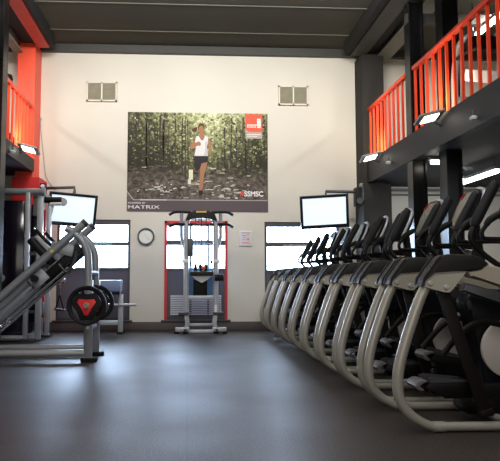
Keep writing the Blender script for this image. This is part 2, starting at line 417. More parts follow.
# pipes below the soffit
tag(MB().cyl((3.95, 11.75, 2.79), (6.9, 11.75, 2.79), .028).cyl((3.95, 11.83, 2.70), (6.9, 11.83, 2.70), .018).build('conduit_pipe', 'pipe'), 'pair of thin grey pipes along the back wall below the mezzanine soffit', 'pipe', None, 'structure')

# ---------------------------------------------------------------- wall things
def vent(x0, x1, z0, z1, label):
    t = thing('wall_vent', ((x0 + x1) / 2, YW, z0), label, 'vent', 'double vents on the back wall'); off = t.location
    xm = (x0 + x1) / 2; f = .03; b = MB(off)
    for a, c in ((x0, x0 + f), (xm - f / 2, xm + f / 2), (x1 - f, x1)): b.box((a, YW - .04, z0), (c, YW, z1))
    b.box((x0, YW - .04, z0), (x1, YW, z0 + f)); b.box((x0, YW - .04, z1 - f), (x1, YW, z1)); b.build('frame', 'ventframe', t)
    for a, c in ((x0 + f, xm - f / 2), (xm + f / 2, x1 - f)):
        g = MB(off); g.box((a, YW - .012, z0 + f), (c, YW, z1 - f))
        n = 12
        for k in range(n):
            z = z0 + f + (k + .5) * (z1 - z0 - 2 * f) / n
            g.bar((a, YW - .02, z), (c, YW - .02, z), .006, .028, up=(0, -.7, 1))
        g.build('louvre', 'ventmesh', t)
vent(-2.02, -1.417, 4.542, 4.942, 'cream framed double vent on the wall nearer the red pilaster')
vent(1.845, 2.45, 4.522, 4.926, 'cream framed double vent on the wall nearer the dark pilaster')

t = thing('wall_clock', (-.812, YW, 1.838), 'round white wall clock with dark rim between two windows', 'clock')
MB().lathe([(0, 0), (.168, 0), (.168, -.04), (.155, -.05), (.138, -.045), (.138, -.02), (0, -.02)], (0, 0, 0), (0, 1, 0), 40).build('case', 'clockcase', t)
MB().lathe([(0, -.0205), (.139, -.0205), (.139, -.024), (0, -.024)], (0, 0, 0), (0, 1, 0), 40).build('dial', 'clockface', t)
MB().bar((0, -.028, 0), (-.035, -.028, .06), .002, .012, up=(0, 1, 0)).build('hour_hand', 'black', t)
MB().bar((0, -.031, 0), (.075, -.031, -.075), .002, .007, up=(0, 1, 0)).build('minute_hand', 'greydark', t)

t = thing('framed_notice', (1.168, YW, 1.656), 'small white framed notice on the wall beside the red framed window', 'notice')
MB().box((-.125, -.025, 0), (.125, 0, .30), .004).build('frame', 'noticeframe', t)
b = MB(); b.box((-.10, -.028, .025), (.10, -.024, .275)); b.mi = 1
b.box((-.08, -.030, .05), (.07, -.027, .075)); b.box((.02, -.030, .21), (.06, -.027, .235)); b.box((-.06, -.030, .165), (0, -.027, .18)); b.mi = 2
b.box((-.08, -.030, .12), (.03, -.027, .128)); b.box((-.07, -.030, .20), (.0, -.027, .215)); b.box((.03, -.030, .11), (.06, -.027, .16)); b.box((-.09, -.030, .255), (.09, -.027, .268))
b.build('print', ['paper', 'pink', 'greyprint'], t)

tag(MB().tube([(-2.92, 11.88, 4.15), (-2.90, 11.88, 3.9), (-2.84, 11.88, 3.4), (-2.78, 11.88, 3.0), (-2.60, 11.88, 2.75)], .008, 8, 6).box((-2.93, 11.87, 4.14), (-2.90, 11.9, 4.2)).build('wall_cable', 'greyprint'), 'thin cable hanging down the wall beside the red pilaster', 'cable')

# ---------------------------------------------------------------- banner
def print_mat():
    """the printed woodland: leaf speckle, sunlit in the upper middle, brown shade over the forest floor (the picture's own colours)"""
    m = mat('banner_print', (90, 86, 72), .7, spec=.2); nt = m.node_tree; N = nt.nodes; L = nt.links; b = N['Principled BSDF']
    tc = N.new('ShaderNodeTexCoord'); sp = N.new('ShaderNodeSeparateXYZ'); L.new(tc.outputs['Object'], sp.inputs[0])
    n = N.new('ShaderNodeTexNoise'); n.inputs['Scale'].default_value = 13; n.inputs['Detail'].default_value = 8; n.inputs['Roughness'].default_value = .72
    L.new(tc.outputs['Object'], n.inputs['Vector'])
    mp = N.new('ShaderNodeMapping'); mp.inputs['Scale'].default_value = (1, 1, .12); L.new(tc.outputs['Object'], mp.inputs['Vector'])
    n2 = N.new('ShaderNodeTexNoise'); n2.inputs['Scale'].default_value = 16; n2.inputs['Detail'].default_value = 3; L.new(mp.outputs[0], n2.inputs['Vector'])
    def math_(op, a, c=None, d=None):
        q = N.new('ShaderNodeMath'); q.operation = op
        for i, v in enumerate((a, c, d)):
            if v is None: continue
            if isinstance(v, (int, float)): q.inputs[i].default_value = v
            else: L.new(v, q.inputs[i])
        return q.outputs[0]
    cx = math_('ABSOLUTE', math_('SUBTRACT', sp.outputs['X'], .22))
    side = math_('MULTIPLY', cx, -.27)
    up = math_('MULTIPLY', math_('SUBTRACT', sp.outputs['Z'], 1.05), .36)
    v = math_('ADD', math_('ADD', math_('MULTIPLY', n.outputs['Fac'], 1.5), math_('MULTIPLY', n2.outputs['Fac'], .5)), math_('ADD', side, up))
    v = math_('SUBTRACT', v, .47)
    r = N.new('ShaderNodeValToRGB'); e = r.color_ramp.elements
    e[0].position = .28; e[0].color = (.028, .026, .018, 1); e[1].position = .95; e[1].color = (.68, .70, .46, 1)
    for p, c in ((.45, (.07, .068, .042, 1)), (.60, (.17, .175, .09, 1)), (.76, (.36, .38, .20, 1))):
        q = e.new(p); q.color = c
    L.new(v, r.inputs[0])
    gr = N.new('ShaderNodeValToRGB'); gr.color_ramp.elements[0].color = (.062, .052, .046, 1); gr.color_ramp.elements[1].color = (.21, .18, .15, 1)
    gr.color_ramp.elements[0].position = .42; gr.color_ramp.elements[1].position = .68; L.new(n.outputs['Fac'], gr.inputs[0])
    mk = N.new('ShaderNodeMapRange'); mk.inputs['From Min'].default_value = .62; mk.inputs['From Max'].default_value = .92; L.new(sp.outputs['Z'], mk.inputs['Value'])
    mx = N.new('ShaderNodeMix'); mx.data_type = 'RGBA'; L.new(mk.outputs[0], mx.inputs['Factor']); L.new(gr.outputs[0], mx.inputs['A']); L.new(r.outputs[0], mx.inputs['B'])
    L.new(mx.outputs['Result'], b.inputs['Base Color'])
    return m
BX, BZ, BS = -1.195, 4.341, 2.813 / 140.0         # top-left corner, metres per unit
HS = 2.002 / 100.0
t = thing('wall_banner', (.21, YW, 2.339), 'large printed banner of a woman running along a woodland path', 'banner')
ban = t
off = V(t.location)
def bp(u, v, layer): return (BX + u * BS, YW - .012 - layer * .0005, BZ - v * HS)
cols = {'p0': (94, 88, 76), 'dk': (52, 50, 42), 'dk2': (68, 64, 52), 'g1': (104, 108, 74), 'g2': (138, 142, 98), 'g3': (174, 176, 134), 'br': (214, 214, 182),
        'trunk': (58, 52, 45), 'path': (152, 144, 130), 'path2': (190, 184, 170), 'wd': (206, 206, 202), 'br2': (96, 84, 78), 'strip': (92, 82, 86), 'line': (172, 168, 172),
        'skin': (158, 114, 88), 'skin2': (112, 78, 60), 'hair': (84, 62, 44), 'top': (214, 212, 212), 'top2': (186, 186, 188), 'short': (48, 46, 48), 'red': (236, 92, 70), 'badge': (166, 158, 154), 'wt': (244, 236, 230)}
keys = list(cols)
mats_ban = [mat('banner_' + k, cols[k], .7, spec=.2) for k in keys]
mats_ban[0] = print_mat()
b = MB(off)
def B(k): b.mi = keys.index(k)
def quad(u, v, w, h, L, k, a=0.0):
    B(k); ca, sa = math.cos(a), math.sin(a)
    b.poly([bp(u + x * ca - y * sa, v + x * sa + y * ca, L) for x, y in ((-w / 2, -h / 2), (-w / 2, h / 2), (w / 2, h / 2), (w / 2, -h / 2))])
def blob(u, v, r, L, k, squash=1.0):
    B(k); n = 6; ph = random.random() * 6
    b.poly([bp(u + math.cos(ph - 6.283 * i / n) * r * (.6 + .6 * random.random()), v + math.sin(ph - 6.283 * i / n) * r * squash * (.6 + .6 * random.random()), L) for i in range(n)])
B('p0'); b.box((BX, YW - .012, BZ - 100 * HS), (BX + 140 * BS, YW, BZ))
# woodland: darker sides, open light centre top, dim forest floor
def inside(u, v, r): return r < u < 140 - r and r < v < 90 - r
for i in range(700):
    u, v = random.uniform(1, 139), random.uniform(1, 62)
    r = random.uniform(.7, 2.1)
    if not inside(u, v, r * 1.2): continue
    if i < 120 and abs(u - 82) < 34: r *= 1.4
    cen = max(0, 1 - abs(u - 82) / 62); hi = max(0, 1 - v / 60)
    q = random.random()
    s = q * .75 + cen * .38 + hi * .34 - .28
    k = 'dk' if s < .18 else 'dk2' if s < .34 else 'g1' if s < .58 else 'g2' if s < .8 else 'g3' if s < .98 else 'br'
    blob(u, v, r, 1 + (i % 4) * .5, k, .8)
for i in range(34):
    u = random.uniform(2, 137)
    if 60 < u < 92: continue
    w = random.uniform(.5, 1.5); top = random.uniform(0, 14); bot = random.uniform(52, 66)
    quad(u, (top + bot) / 2 + 1, w, bot - top, 3.2, random.choice(['trunk', 'dk', 'dk2', 'trunk']), random.uniform(-.04, .04))
for i in range(420):
    u, v = random.uniform(3, 137), random.uniform(4, 50)
    r = random.uniform(.4, 1.1)
    cen = max(0, 1 - abs(u - 82) / 70); hi = max(0, 1 - v / 52)
    s = random.random() * .8 + cen * .35 + hi * .4 - .25
    k = 'dk2' if s < .2 else 'g1' if s < .4 else 'g2' if s < .62 else 'g3' if s < .85 else 'br'
    blob(u, v, r, 3.6 + (i % 3) * .4, k, .8)
for i in range(240):
    v = random.uniform(54, 88); u = random.uniform(4, 136)
    if not inside(u, v, 3): continue
    half = 9 + (v - 50) * .6
    onp = abs(u - 84) < half
    q = random.random()
    k = ('path' if q < .45 else 'path2' if q < .68 else 'dk2' if q < .9 else 'wd') if onp else ('br2' if q < .4 else 'dk2' if q < .66 else 'dk' if q < .85 else 'trunk' if q < .97 else 'g3')
    quad(u, v, random.uniform(2, 6), random.uniform(.6, 1.7), 4.8 + (i % 4) * .4, k, random.uniform(-.12, .12))
for i in range(46):
    q = random.random()
    u, v = (random.gauss(32, 9), random.gauss(78, 2.6)) if q < .6 else (random.gauss(100, 18), random.gauss(80, 4))
    if inside(u, v, 2.5): quad(u, v, random.uniform(1, 4), random.uniform(.4, 1.1), 6.6 + (i % 2) * .3, 'wd' if q < .5 else 'path2', random.uniform(-.2, .2))
quad(63, 63, 4, 10, 7.3, 'br'); quad(61.5, 70, 3, 5, 7.3, 'wd')
# bottom strip
quad(70, 94.3, 139.8, 11.4, 7.6, 'strip'); quad(72.8, 88.6, 133, .8, 8, 'line'); quad(3.2, 84.4, 10.6, .8, 8, 'line', .93)
quad(26, 88.6, 26, 1.0, 8.3, 'wd')
# runner
def pg(k, pts, L): B(k); b.poly([bp(u, v, L) for u, v in pts][::-1])
def ell(k, u, v, a, c, L): B(k); b.poly([bp(u + math.cos(-6.283 * i / 14) * a, v + math.sin(-6.283 * i / 14) * c, L) for i in range(14)])
pg('hair', [(69.5, 14.5), (66, 15.5), (63, 17.5), (65, 20), (68.5, 19)], 8.6)
pg('skin', [(68, 26), (71, 28), (65.5, 37), (62.2, 36.8), (61.5, 34)], 8.8)
pg('skin', [(62, 34), (63.5, 37.5), (70.5, 33), (72.5, 30.5), (70.5, 29)], 9.6)
pg('skin', [(79, 25), (82.5, 29), (84, 39), (82.5, 43), (80.8, 42.5), (81, 37)], 8.8)
pg('skin2', [(67, 44), (73, 44), (72.5, 56), (70, 61), (66.5, 60), (67.5, 52)], 8.7)
pg('skin', [(72, 46), (79.5, 46), (78.5, 55), (76, 64), (75, 76), (72.5, 80), (71, 78), (72, 66), (71.6, 56)], 9.0)
pg('short', [(66.4, 43), (80, 43), (79.8, 50), (73.5, 51.5), (72, 57), (68.5, 60), (66.5, 56)], 9.2)
pg('top', [(68.2, 24), (71, 23.6), (72.8, 27), (75.6, 27), (77, 23.6), (80, 24.4), (80, 30), (78.8, 35), (80.2, 44), (66.4, 44), (68.2, 34), (67, 29)], 9.3)
pg('top2', [(77, 30), (79.6, 28), (78.8, 35), (80.2, 44), (76, 44), (77.5, 36)], 9.4)
pg('skin', [(71.6, 20), (76, 20), (76.6, 24.6), (75.2, 28), (73.2, 28), (71, 24.6)], 9.5)
ell('hair', 73.2, 15.0, 3.4, 4.3, 9.5); ell('skin', 73.2, 17.2, 2.7, 4.2, 9.8)
ell('skin', 71.2, 32, 1.7, 1.9, 9.9)
pg('short', [(70.6, 79), (74.8, 78.5), (75.6, 83), (71, 84)], 9.9)
# badge
quad(126, 13.5, 17, 24.5, 8.8, 'badge'); pg('red', [(117.5, 1), (134.5, 1), (134.5, 19), (120.8, 19), (117.5, 16)], 9.2)
quad(131.2, 10, 3.6, 9.5, 9.6, 'wt'); quad(131.2, 7.2, 1.8, .5, 9.9, 'red'); quad(131.2, 10.4, 1.8, .5, 9.9, 'red'); quad(131.2, 13.4, 3.6, .45, 9.9, 'red')
for k in range(8): quad(119.8 + k * 1.32, 11.9, .85, 1.5, 9.6, 'wt')
for k in range(7): quad(119.7 + k * 1.3, 13.9, .9, 1.0, 9.6, 'wt')
for k in range(9): quad(120.0 + k * 1.55, 21.6, 1.0, .8, 9.6, 'wt')
for k in range(7): quad(120.0 + k * 1.5, 23.4, 1.0, .6, 9.6, 'wt')
b.build('print', mats_ban, t, fix=False)

def text(s, u, v, height, m, parent, name, stretch=1.0, bold=0.0, width=None):
    c = bpy.data.curves.new('lettering', 'FONT'); c.body = s; c.size = 1; c.extrude = .001; c.offset = bold
    o = bpy.data.objects.new('lettering_source', c); COL.objects.link(o)
    dg = bpy.context.evaluated_depsgraph_get()
    me = bpy.data.meshes.new_from_object(o.evaluated_get(dg)); bpy.data.objects.remove(o); bpy.data.curves.remove(c)
    xs = [q.co.x for q in me.vertices]; ys = [q.co.y for q in me.vertices]
    x0, y0 = min(xs), min(ys); sy = height / (max(ys) - y0); sx = (width / (max(xs) - x0)) if width else sy * stretch
    for q in me.vertices: q.co = ((q.co.x - x0) * sx, -q.co.z * .2, (q.co.y - y0) * sy)
    me.materials.clear(); me.materials.append(m)
    r = bpy.data.objects.new(name, me); COL.objects.link(r); r.parent = parent
    r.location = V(bp(u, v, 10)) - off
    return r
wtm = mat('banner_white_ink', (232, 228, 230), .7); rdm = mat('banner_red_ink', (226, 74, 72), .7)
text('MATRIX', 1.2, 97.4, 3.3 * HS, wtm, ban, 'lettering', bold=.004, width=31 * BS)
text('POWERED BY', 1.2, 92.6, 1.7 * HS, wtm, ban, 'lettering', width=17 * BS)
text('#', 112.0, 84.6, 5.0 * HS, rdm, ban, 'lettering', bold=.03, width=3.6 * BS)
text('SSMSC', 116.2, 84.6, 5.4 * HS, wtm, ban, 'lettering', bold=.03, width=19 * BS)

# ---------------------------------------------------------------- televisions
def television(c, rx, rz, ry, w, h, label):
    t = thing('wall_tv', c, label, 'television', 'televisions on wall arms')
    R = Matrix.Rotation(rz, 4, 'Z') @ Matrix.Rotation(rx, 4, 'X') @ Matrix.Rotation(ry, 4, 'Y')
    t.rotation_euler = R.to_euler()
    f = .05
    bz = MB(); bz.box((-w / 2, -.03, -h / 2), (-w / 2 + f, .03, h / 2), .006); bz.box((w / 2 - f, -.03, -h / 2), (w / 2, .03, h / 2), .006)
    bz.box((-w / 2 + f, -.03, h / 2 - f), (w / 2 - f, .03, h / 2), .006); bz.box((-w / 2 + f, -.03, -h / 2), (w / 2 - f, .03, -h / 2 + f * 1.4), .006)
    bz.build('bezel', 'tvblack', t)
    MB().box((-w / 2 + f, -.018, -h / 2 + f * 1.4), (w / 2 - f, .0, h / 2 - f)).build('screen', 'screen', t)
    MB().box((-w / 2 + .02, 0, -h / 2 + .02), (w / 2 - .02, .04, h / 2 - .02)).box((-w / 4, .03, -h / 4), (w / 4, .09, h / 4), .02).build('back_cover', 'tvblack', t)
    MB().box((-.02, -.033, -h / 2 + .014), (.02, -.029, -h / 2 + .024)).build('badge', 'sil', t)
    return t
television((-2.11, 11.12, 2.275), math.radians(15), math.radians(13), math.radians(3.5), .87, .61, 'wall television with blank pale screen beside the red pilaster')
television((2.575, 11.10, 2.265), math.radians(15), math.radians(-7), math.radians(-3), .90, .63, 'wall television with blank pale screen beside the dark pilaster')
def tv_arm(pts, plate, label):
    t = thing('tv_bracket', pts[0], label, 'bracket', 'television wall arms'); off = t.location
    MB(off).tube(pts, .03, 10).build('arm', 'greydark', t)
    MB(off).box(*plate, .005).build('wall_plate', 'greydark', t)
    return t
tv_arm([(-2.74, 11.49, 2.60), (-2.66, 11.45, 2.72), (-2.12, 11.32, 2.72), (-2.12, 11.32, 2.62), (-2.11, 11.22, 2.29)], ((-2.77, 11.42, 2.5), (-2.725, 11.56, 2.66)), 'grey wall arm holding the television beside the red pilaster')
tv_arm([(3.39, 11.38, 2.68), (2.66, 11.32, 2.68), (2.66, 11.32, 2.60), (2.59, 11.20, 2.28)], ((3.35, 11.33, 2.5), (3.405, 11.45, 2.8)), 'grey wall arm holding the television beside the dark pilaster')
t = thing('wall_speaker', (3.3, 11.4, 2.40), 'small black speaker box fixed beside the dark pilaster', 'speaker')
MB().box((-.07, -.12, .0), (.06, .06, .36), .015).build('body', 'black', t)
MB().lathe([(0, 0), (.05, 0), (.06, -.02), (0, -.012)], (0, -.12, .1), (0, 1, 0), 20).build('cone', 'greydark', t)
MB().box((.05, -.02, .36), (.12, .06, .46), .01).build('bracket', 'consolegrey', t)
t = thing('wall_sensor', (-2.715, 11.36, 2.68), 'small black and white sensor fixed high on the side of the dark red pilaster base', 'sensor')
MB().box((-.05, -.03, 0), (.05, .03, .12), .01).build('body', 'black', t)
MB().lathe([(0, -.05), (.03, -.04), (.04, 0), (0, 0)], (0, -.03, .06), (0, 1, 0), 16).build('lens', 'white', t)
o = MB().lathe([(0, -.17), (.09, -.145), (.155, -.07), (.17, 0), (.155, .07), (.09, .145), (0, .17)], (-3.2, 10.6, 3.42), (0, 0, 1), 24).lathe([(0, 0), (.03, 0), (.03, 1.1), (0, 1.1)], (-3.2, 10.6, 3.45), (0, 0, 1), 12).lathe([(0, -.1), (.08, -.07), (.10, 0), (.08, .07), (0, .1)], (-3.2, 10.6, 4.55), (0, 0, 1), 24).build('speaker_stand', 'black')
origin_to(tag(o, 'round black speaker on a stand behind the small red railing', 'speaker'), (-3.2, 10.6, 3.25))

# ---------------------------------------------------------------- elliptical trainers
N0, WID, PIT = 4.045, .65, .844
def elliptical():
    cy = N0 + WID / 2
    t = thing('elliptical_trainer', (2.2, cy, 0), 'x', 'exercise machine', 'elliptical trainers in the row')
    off = t.location
    ya, yb = N0, N0 + WID
    for sgn, y in ((-1, ya), (1, yb)):
        up = [(1.70, .036), (1.64, .043), (1.585, .066), (1.515, .11), (1.455, .175), (1.424, .27), (1.430, .414), (1.486, .614), (1.583, .877), (1.645, .995)]
        o = MB(off).tube([(x, y, z) for x, z in up], [.030, .030, .030, .032, .034, .036, .0375, .0375, .037, .035], 16, 5).build('rear_upright', 'silwarm', t)
        MB(off).cyl((1.66, y, .037), (1.735, y, .036), .0355, 16).cyl((1.69, y - .04, .036), (1.69, y + .04, .036), .014, 12).build('collar', 'silwarm', o)
        MB(off).cyl((1.70, y, .036), (3.05, y, .036), .030, 14).build('base_tube', 'silwarm', t)
        MB(off).cyl((2.98, y, .036), (3.08, y, .036), .04, 14).build('end_cap', 'blackrub', t)
        # bracket plate with two bolts
        for q in (-.052, .046):
            pl = MB(off).prism([(1.597, 1.005), (1.665, 1.081), (1.90, 1.078), (1.80, .957), (1.775, .936), (1.735, .938), (1.645, .962), (1.61, .972)], y + q, y + q + .006, 'y').build('bracket_plate', 'silplate', t)
            for bx, bz in ((1.642, .999), (1.752, .972)):
                s = y + q - .012 if q < 0 else y + q + .018
                MB(off).lathe([(0, -.006), (.012, -.006), (.018, 0), (.018, .006), (0, .006)], (bx, s + (.006 if q < 0 else -.006), bz), (0, 1, 0), 14).build('bolt', 'bolt', pl)
        # arched black cover over the pivot
        cv = [(1.582, .985), (1.597, 1.03), (1.70, 1.166), (1.735, 1.188), (1.78, 1.196), (1.94, 1.190), (2.0, 1.17), (2.05, 1.132), (2.00, 1.088), (1.96, 1.080), (1.665, 1.083), (1.60, 1.007)]
        MB(off).prism(cv, y - .066, y + .066, 'y', .014).build('pivot_cover', 'blackcov', t)
        rim = [(1.577, .983), (1.588, 1.03), (1.692, 1.170), (1.712, 1.184), (1.722, 1.172), (1.606, 1.025), (1.598, .985)]
        MB(off).prism(rim, y - .071, y - .058, 'y').build('cover_rim', 'blackcov', t); MB(off).prism(rim, y + .058, y + .071, 'y').build('cover_rim', 'blackcov', t)
        # long side cover running forward and down to the drive
        sa = [(1.90, 1.080), (1.98, 1.083), (2.05, 1.128), (2.18, 1.092), (2.36, 1.03), (2.55, .93), (2.66, .82), (2.66, .70), (2.54, .80), (2.36, .905), (2.16, .99), (1.93, 1.040)]
        MB(off).prism(sa, y - .055, y + .055, 'y', .012).build('side_cover', 'silarm', t)
        sb = [(1.90, 1.0), (2.15, .935), (2.36, .855), (2.52, .76), (2.50, .70), (2.34, .79), (2.14, .865), (1.87, .945)]
        MB(off).prism(sb, y - .04, y + .04, 'y', .01).build('lower_arm', 'greydark', t)
    # hanging links, pedal arms and pedals: one side swung back, the other forward
    for sgn, y, lb, pz, px, tilt in ((-1, ya, (2.02, .13), .285, 1.60, .0), (1, yb, (1.90, .25), .44, 1.80, -.16)):
        MB(off).bar((1.742, y, .965), (lb[0], y, lb[1]), .022, .085, up=(1, 0, 0), bev=.004).bar((lb[0] - .0, y, lb[1] + .02), (lb[0] + .01, y, lb[1] - .03), .05, .09, up=(1, 0, 0), bev=.01).build('hanging_link', 'link', t)
        yi = y - sgn * .14
        def F(u, v):
            ca, sa_ = math.cos(tilt), math.sin(tilt); return (px + u * ca - v * sa_, pz + u * sa_ + v * ca)
        MB(off).prism([F(.12, -.03), F(.12, .0), F(.9, .02), F(1.0, -.01), F(1.0, -.07), F(.2, -.09)], yi - .03, yi + .03, 'y', .006).build('pedal_arm', 'black', t)
        pd = MB(off).prism([F(.03, -.005), F(.06, .028), (F(.36, .035)), F(.44, .01), F(.40, -.04), F(.14, -.05)], yi - .085, yi + .085, 'y', .008).build('pedal', 'black', t)
        MB(off).prism([F(-.025, -.012), F(-.036, .010), F(-.022, .036), F(.01, .050), F(.05, .046), F(.05, .034), F(.016, .034), F(-.010, .020), F(-.014, .006), F(.02, -.006), F(.03, -.024), F(.0, -.024)], yi - .088, yi + .088, 'y', .006).build('toe_lip', 'lip', pd)
        MB(off).prism([F(.07, .03), F(.05, .06), F(.09, .07), F(.34, .045), F(.35, .036)], yi - sgn * .075, yi - sgn * .085, 'y').build('side_lip', 'greydark', pd)
        MB(off).prism([F(.07, .03), F(.05, .06), F(.09, .07), F(.34, .045), F(.35, .036)], yi + sgn * .075, yi + sgn * .085, 'y').build('side_lip', 'greydark', pd)
        MB(off).bar((lb[0], y, lb[1] + .05), (lb[0], yi, lb[1] + .07), .04, .05, bev=.004).build('link_foot', 'black', t)
        # crank disc beside the drive
        yd = cy + sgn * .15
        MB(off).lathe([(0, -.02), (.19, -.02), (.205, -.012), (.205, .012), (.19, .02), (0, .02)], (2.30, yd, .53), (0, 1, 0), 40).build('disc_cover', 'disc', t)
        MB(off).lathe([(0, -.028), (.045, -.028), (.05, -.02), (.05, .02), (.045, .028), (0, .028)], (2.30, yd, .53), (0, 1, 0), 20).build('crank_hub', 'greydark', t)
        # curved dark rocker arm linking pedal arm to the swinging handle
        MB(off).tube([(1.80, yi, .50), (1.95, yi, .66), (2.08, yi, .72), (2.25, yi, .70)], .022, 10, 5, sy=.6).build('rocker_arm', 'link', t)
    MB(off).prism([(2.02, .86), (2.05, .92), (2.30, .95), (2.62, .86), (2.66, .70), (2.66, .12), (2.20, .12), (2.12, .30), (2.10, .70), (2.03, .80)], cy - .10, cy + .10, 'y', .025).build('drive_shroud', 'shroud', t)
    MB(off).prism([(1.98, .10), (1.98, .15), (2.15, .19), (2.95, .19), (3.0, .06), (2.02, .06)], cy - .09, cy + .09, 'y', .012).build('centre_rail', 'black', t)
    for xc in (2.22, 2.9): MB(off).cyl((xc, ya, .036), (xc, yb, .036), .028).build('cross_tube', 'silwarm', t)
    # mast and console
    MB(off).tube([(2.55, cy, .82), (2.60, cy, 1.10), (2.58, cy, 1.35), (2.56, cy, 1.54)], [.06, .05, .045, .045], 14, 4).build('mast', 'black', t)
    co = MB(off)
    ang = math.radians(24)                       # console leans away from the rider
    def K(u, v, w): return V((2.50 + w * math.cos(ang) + v * math.sin(ang), cy + u, 1.645 - w * math.sin(ang) + v * math.cos(ang)))
    outl = [(-.17, -.17), (-.19, .02), (-.16, .14), (-.08, .185), (.08, .185), (.16, .14), (.19, .02), (.17, -.17), (.08, -.2), (-.08, -.2)]
    A = [co.bm.verts.new(K(u, v, -.025) - off) for u, v in outl]; Bv = [co.bm.verts.new(K(u * .88, v * .9, .07) - off) for u, v in outl]
    co.bm.faces.new(A); co.bm.faces.new(Bv[::-1])
    for i in range(len(outl)): co.bm.faces.new((A[i], Bv[i], Bv[(i + 1) % len(outl)], A[(i + 1) % len(outl)]))
    con = co.build('console', 'black', t)
    sf = MB(off); n = [K(u * .86, v * .86, -.027) for u, v in outl]; n2 = [K(u * .86, v * .86, -.022) for u, v in outl]
    A = [sf.bm.verts.new(q - off) for q in n]; Bv = [sf.bm.verts.new(q - off) for q in n2]
    sf.bm.faces.new(A); sf.bm.faces.new(Bv[::-1])
    for i in range(len(n)): sf.bm.faces.new((A[i], Bv[i], Bv[(i + 1) % len(n)], A[(i + 1) % len(n)]))
    sf.build('console_face', 'consolescreen', con)
    rl = MB(off); rl.tube([K(.10, .155, -.03), K(.14, .115, -.03), K(.150, .095, -.03)], .007, 8, 4); rl.build('display_trim', 'redtrim', con)
    tr = MB(off); tr.tube([K(-.18, -.15, .02), K(-.2, .03, .02), K(-.16, .155, .02), K(-.06, .205, .02), K(.06, .205, .02), K(.16, .155, .02), K(.2, .03, .02), K(.18, -.15, .02)], .016, 10, 4); tr.build('console_trim', 'sil', con)
    # swinging handles
    for sgn, dx, dz in ((-1, -.03, 0), (1, .09, .0)):
        y = cy + sgn * .265
        pts = [(2.62, y, .88), (2.40, y, 1.02), (2.22, y, 1.135), (2.12, y, 1.215), (2.055, y, 1.29), (2.052, y, 1.345), (2.085, y, 1.41)]
        h = MB(off).tube([(x + dx * min(1, max(0, (z - .8) / .4)), yy, z) for x, yy, z in pts], .02, 12, 5).build('swing_handle', 'black', t)
        MB(off).tube([(2.075 + dx, y, 1.395), (2.10 + dx, y, 1.45), (2.225 + dx, y, 1.675), (2.24 + dx, y, 1.70)], [.028, .037, .037, .026], 14, 3).build('grip', 'blackrub', h)
    fh = MB(off)
    for sgn in (-1, 1):
        y = cy + sgn * .19
        fh.tube([(2.58, cy + sgn * .03, 1.30), (2.42, y, 1.315), (2.15, y, 1.312), (2.11, y, 1.335), (2.115, y, 1.375), (2.16, y, 1.43)], .016, 10, 5)
    f = fh.build('fixed_handlebar', 'black', t)
    for sgn in (-1, 1):
        y = cy + sgn * .19
        MB(off).tube([(2.14, y, 1.41), (2.17, y, 1.45), (2.25, y, 1.495), (2.27, y, 1.50)], [.02, .026, .026, .02], 12, 3).build('pulse_grip', 'blackrub', f)
    MB(off).tube([(2.53, cy - .1, 1.24), (2.53, cy, 1.22), (2.53, cy + .1, 1.24)], .05, 12, 3).build('bottle_holder', 'blackcov', t)
    return t
proto = elliptical()
ords = ['first elliptical trainer from the open floor, at the near end of the row', 'second elliptical trainer from the open end of the row', 'third elliptical trainer from the open end of the row',
        'fourth elliptical trainer from the open end of the row', 'middle elliptical trainer, with four machines on either side of it in the row', 'fourth elliptical trainer from the back wall, counting along the row',
        'third elliptical trainer from the back wall, counting along the row', 'second elliptical trainer from the back wall, counting along the row', 'last elliptical trainer of the row, standing against the back wall window']
for i in range(9):
    o = proto if i == 0 else copy_tree(proto)
    o.location = (2.2, N0 + WID / 2 + i * PIT, 0); o['label'] = ords[i]
    for c in o.children:                        # the swinging arms rest at slightly different angles
        if c.name.startswith('swing_handle'): c.location.x += (-.03, .045, 0, .01, -.02, .03, 0, .05, .09)[i]

# ---------------------------------------------------------------- leg press
t = thing('leg_press', (-1.8, 7.85, 0), 'grey plate-loaded leg press with sloping twin rails and black back pad', 'exercise machine'); off = t.location
for y in (7.56, 8.16):
    MB(off).cyl((-3.3, y, .105), (-1.26, y, .105), .045, 16).build('base_beam', 'greybase', t)
    u = [(-1.215, .03), (-1.215, .30), (-1.222, .8), (-1.230, 1.22), (-1.25, 1.37), (-1.31, 1.49), (-1.40, 1.58), (-1.51, 1.65)]
    MB(off).box((-1.265, y - .035, .02), (-1.165, y + .035, 1.0), .008).tube([(x, y, z) for x, z in u[2:]], .047, 14, 5).build('upright', 'greyframe', t)
    MB(off).box((-1.30, y - .04, 0), (-1.10, y + .04, .05), .008).build('foot', 'blackrub', t)
    o = MB(off).cyl((-2.95, y, .19), (-1.28, y, 1.715), .050, 18).build('rail', 'greyframe', t)
    MB(off).cyl((-1.295, y, 1.70), (-1.262, y, 1.731), .051, 18).build('end_cap', 'greydark', o)
    for zb in (.42, .75, .95): MB(off).cyl((-1.215, y - .042, zb), (-1.215, y + .042, zb), .018, 12).build('bolt', 'chrome', t)
MB(off).cyl((-1.215, 7.56, .40), (-1.215, 8.16, .40), .03).build('cross_bar', 'greyframe', t)
MB(off).cyl((-1.215, 7.56, 1.10), (-1.215, 8.16, 1.10), .03).build('cross_bar', 'greyframe', t)
MB(off).cyl((-3.2, 7.56, .105), (-3.2, 8.16, .105), .042).build('cross_bar', 'greyframe', t)
for y in (7.68, 8.04):
    MB(off).cyl((-2.78, y, .025), (-1.50, y, 1.165), .024, 12).build('guide_rod', 'chrome', t)
    MB(off).bar((-2.85, y, .075), (-1.56, y, 1.285), .05, .06, bev=.01).build('guide_beam', 'greyframe', t)
d = V((.73, 0, .683)); nrm = V((-.683, 0, .73))
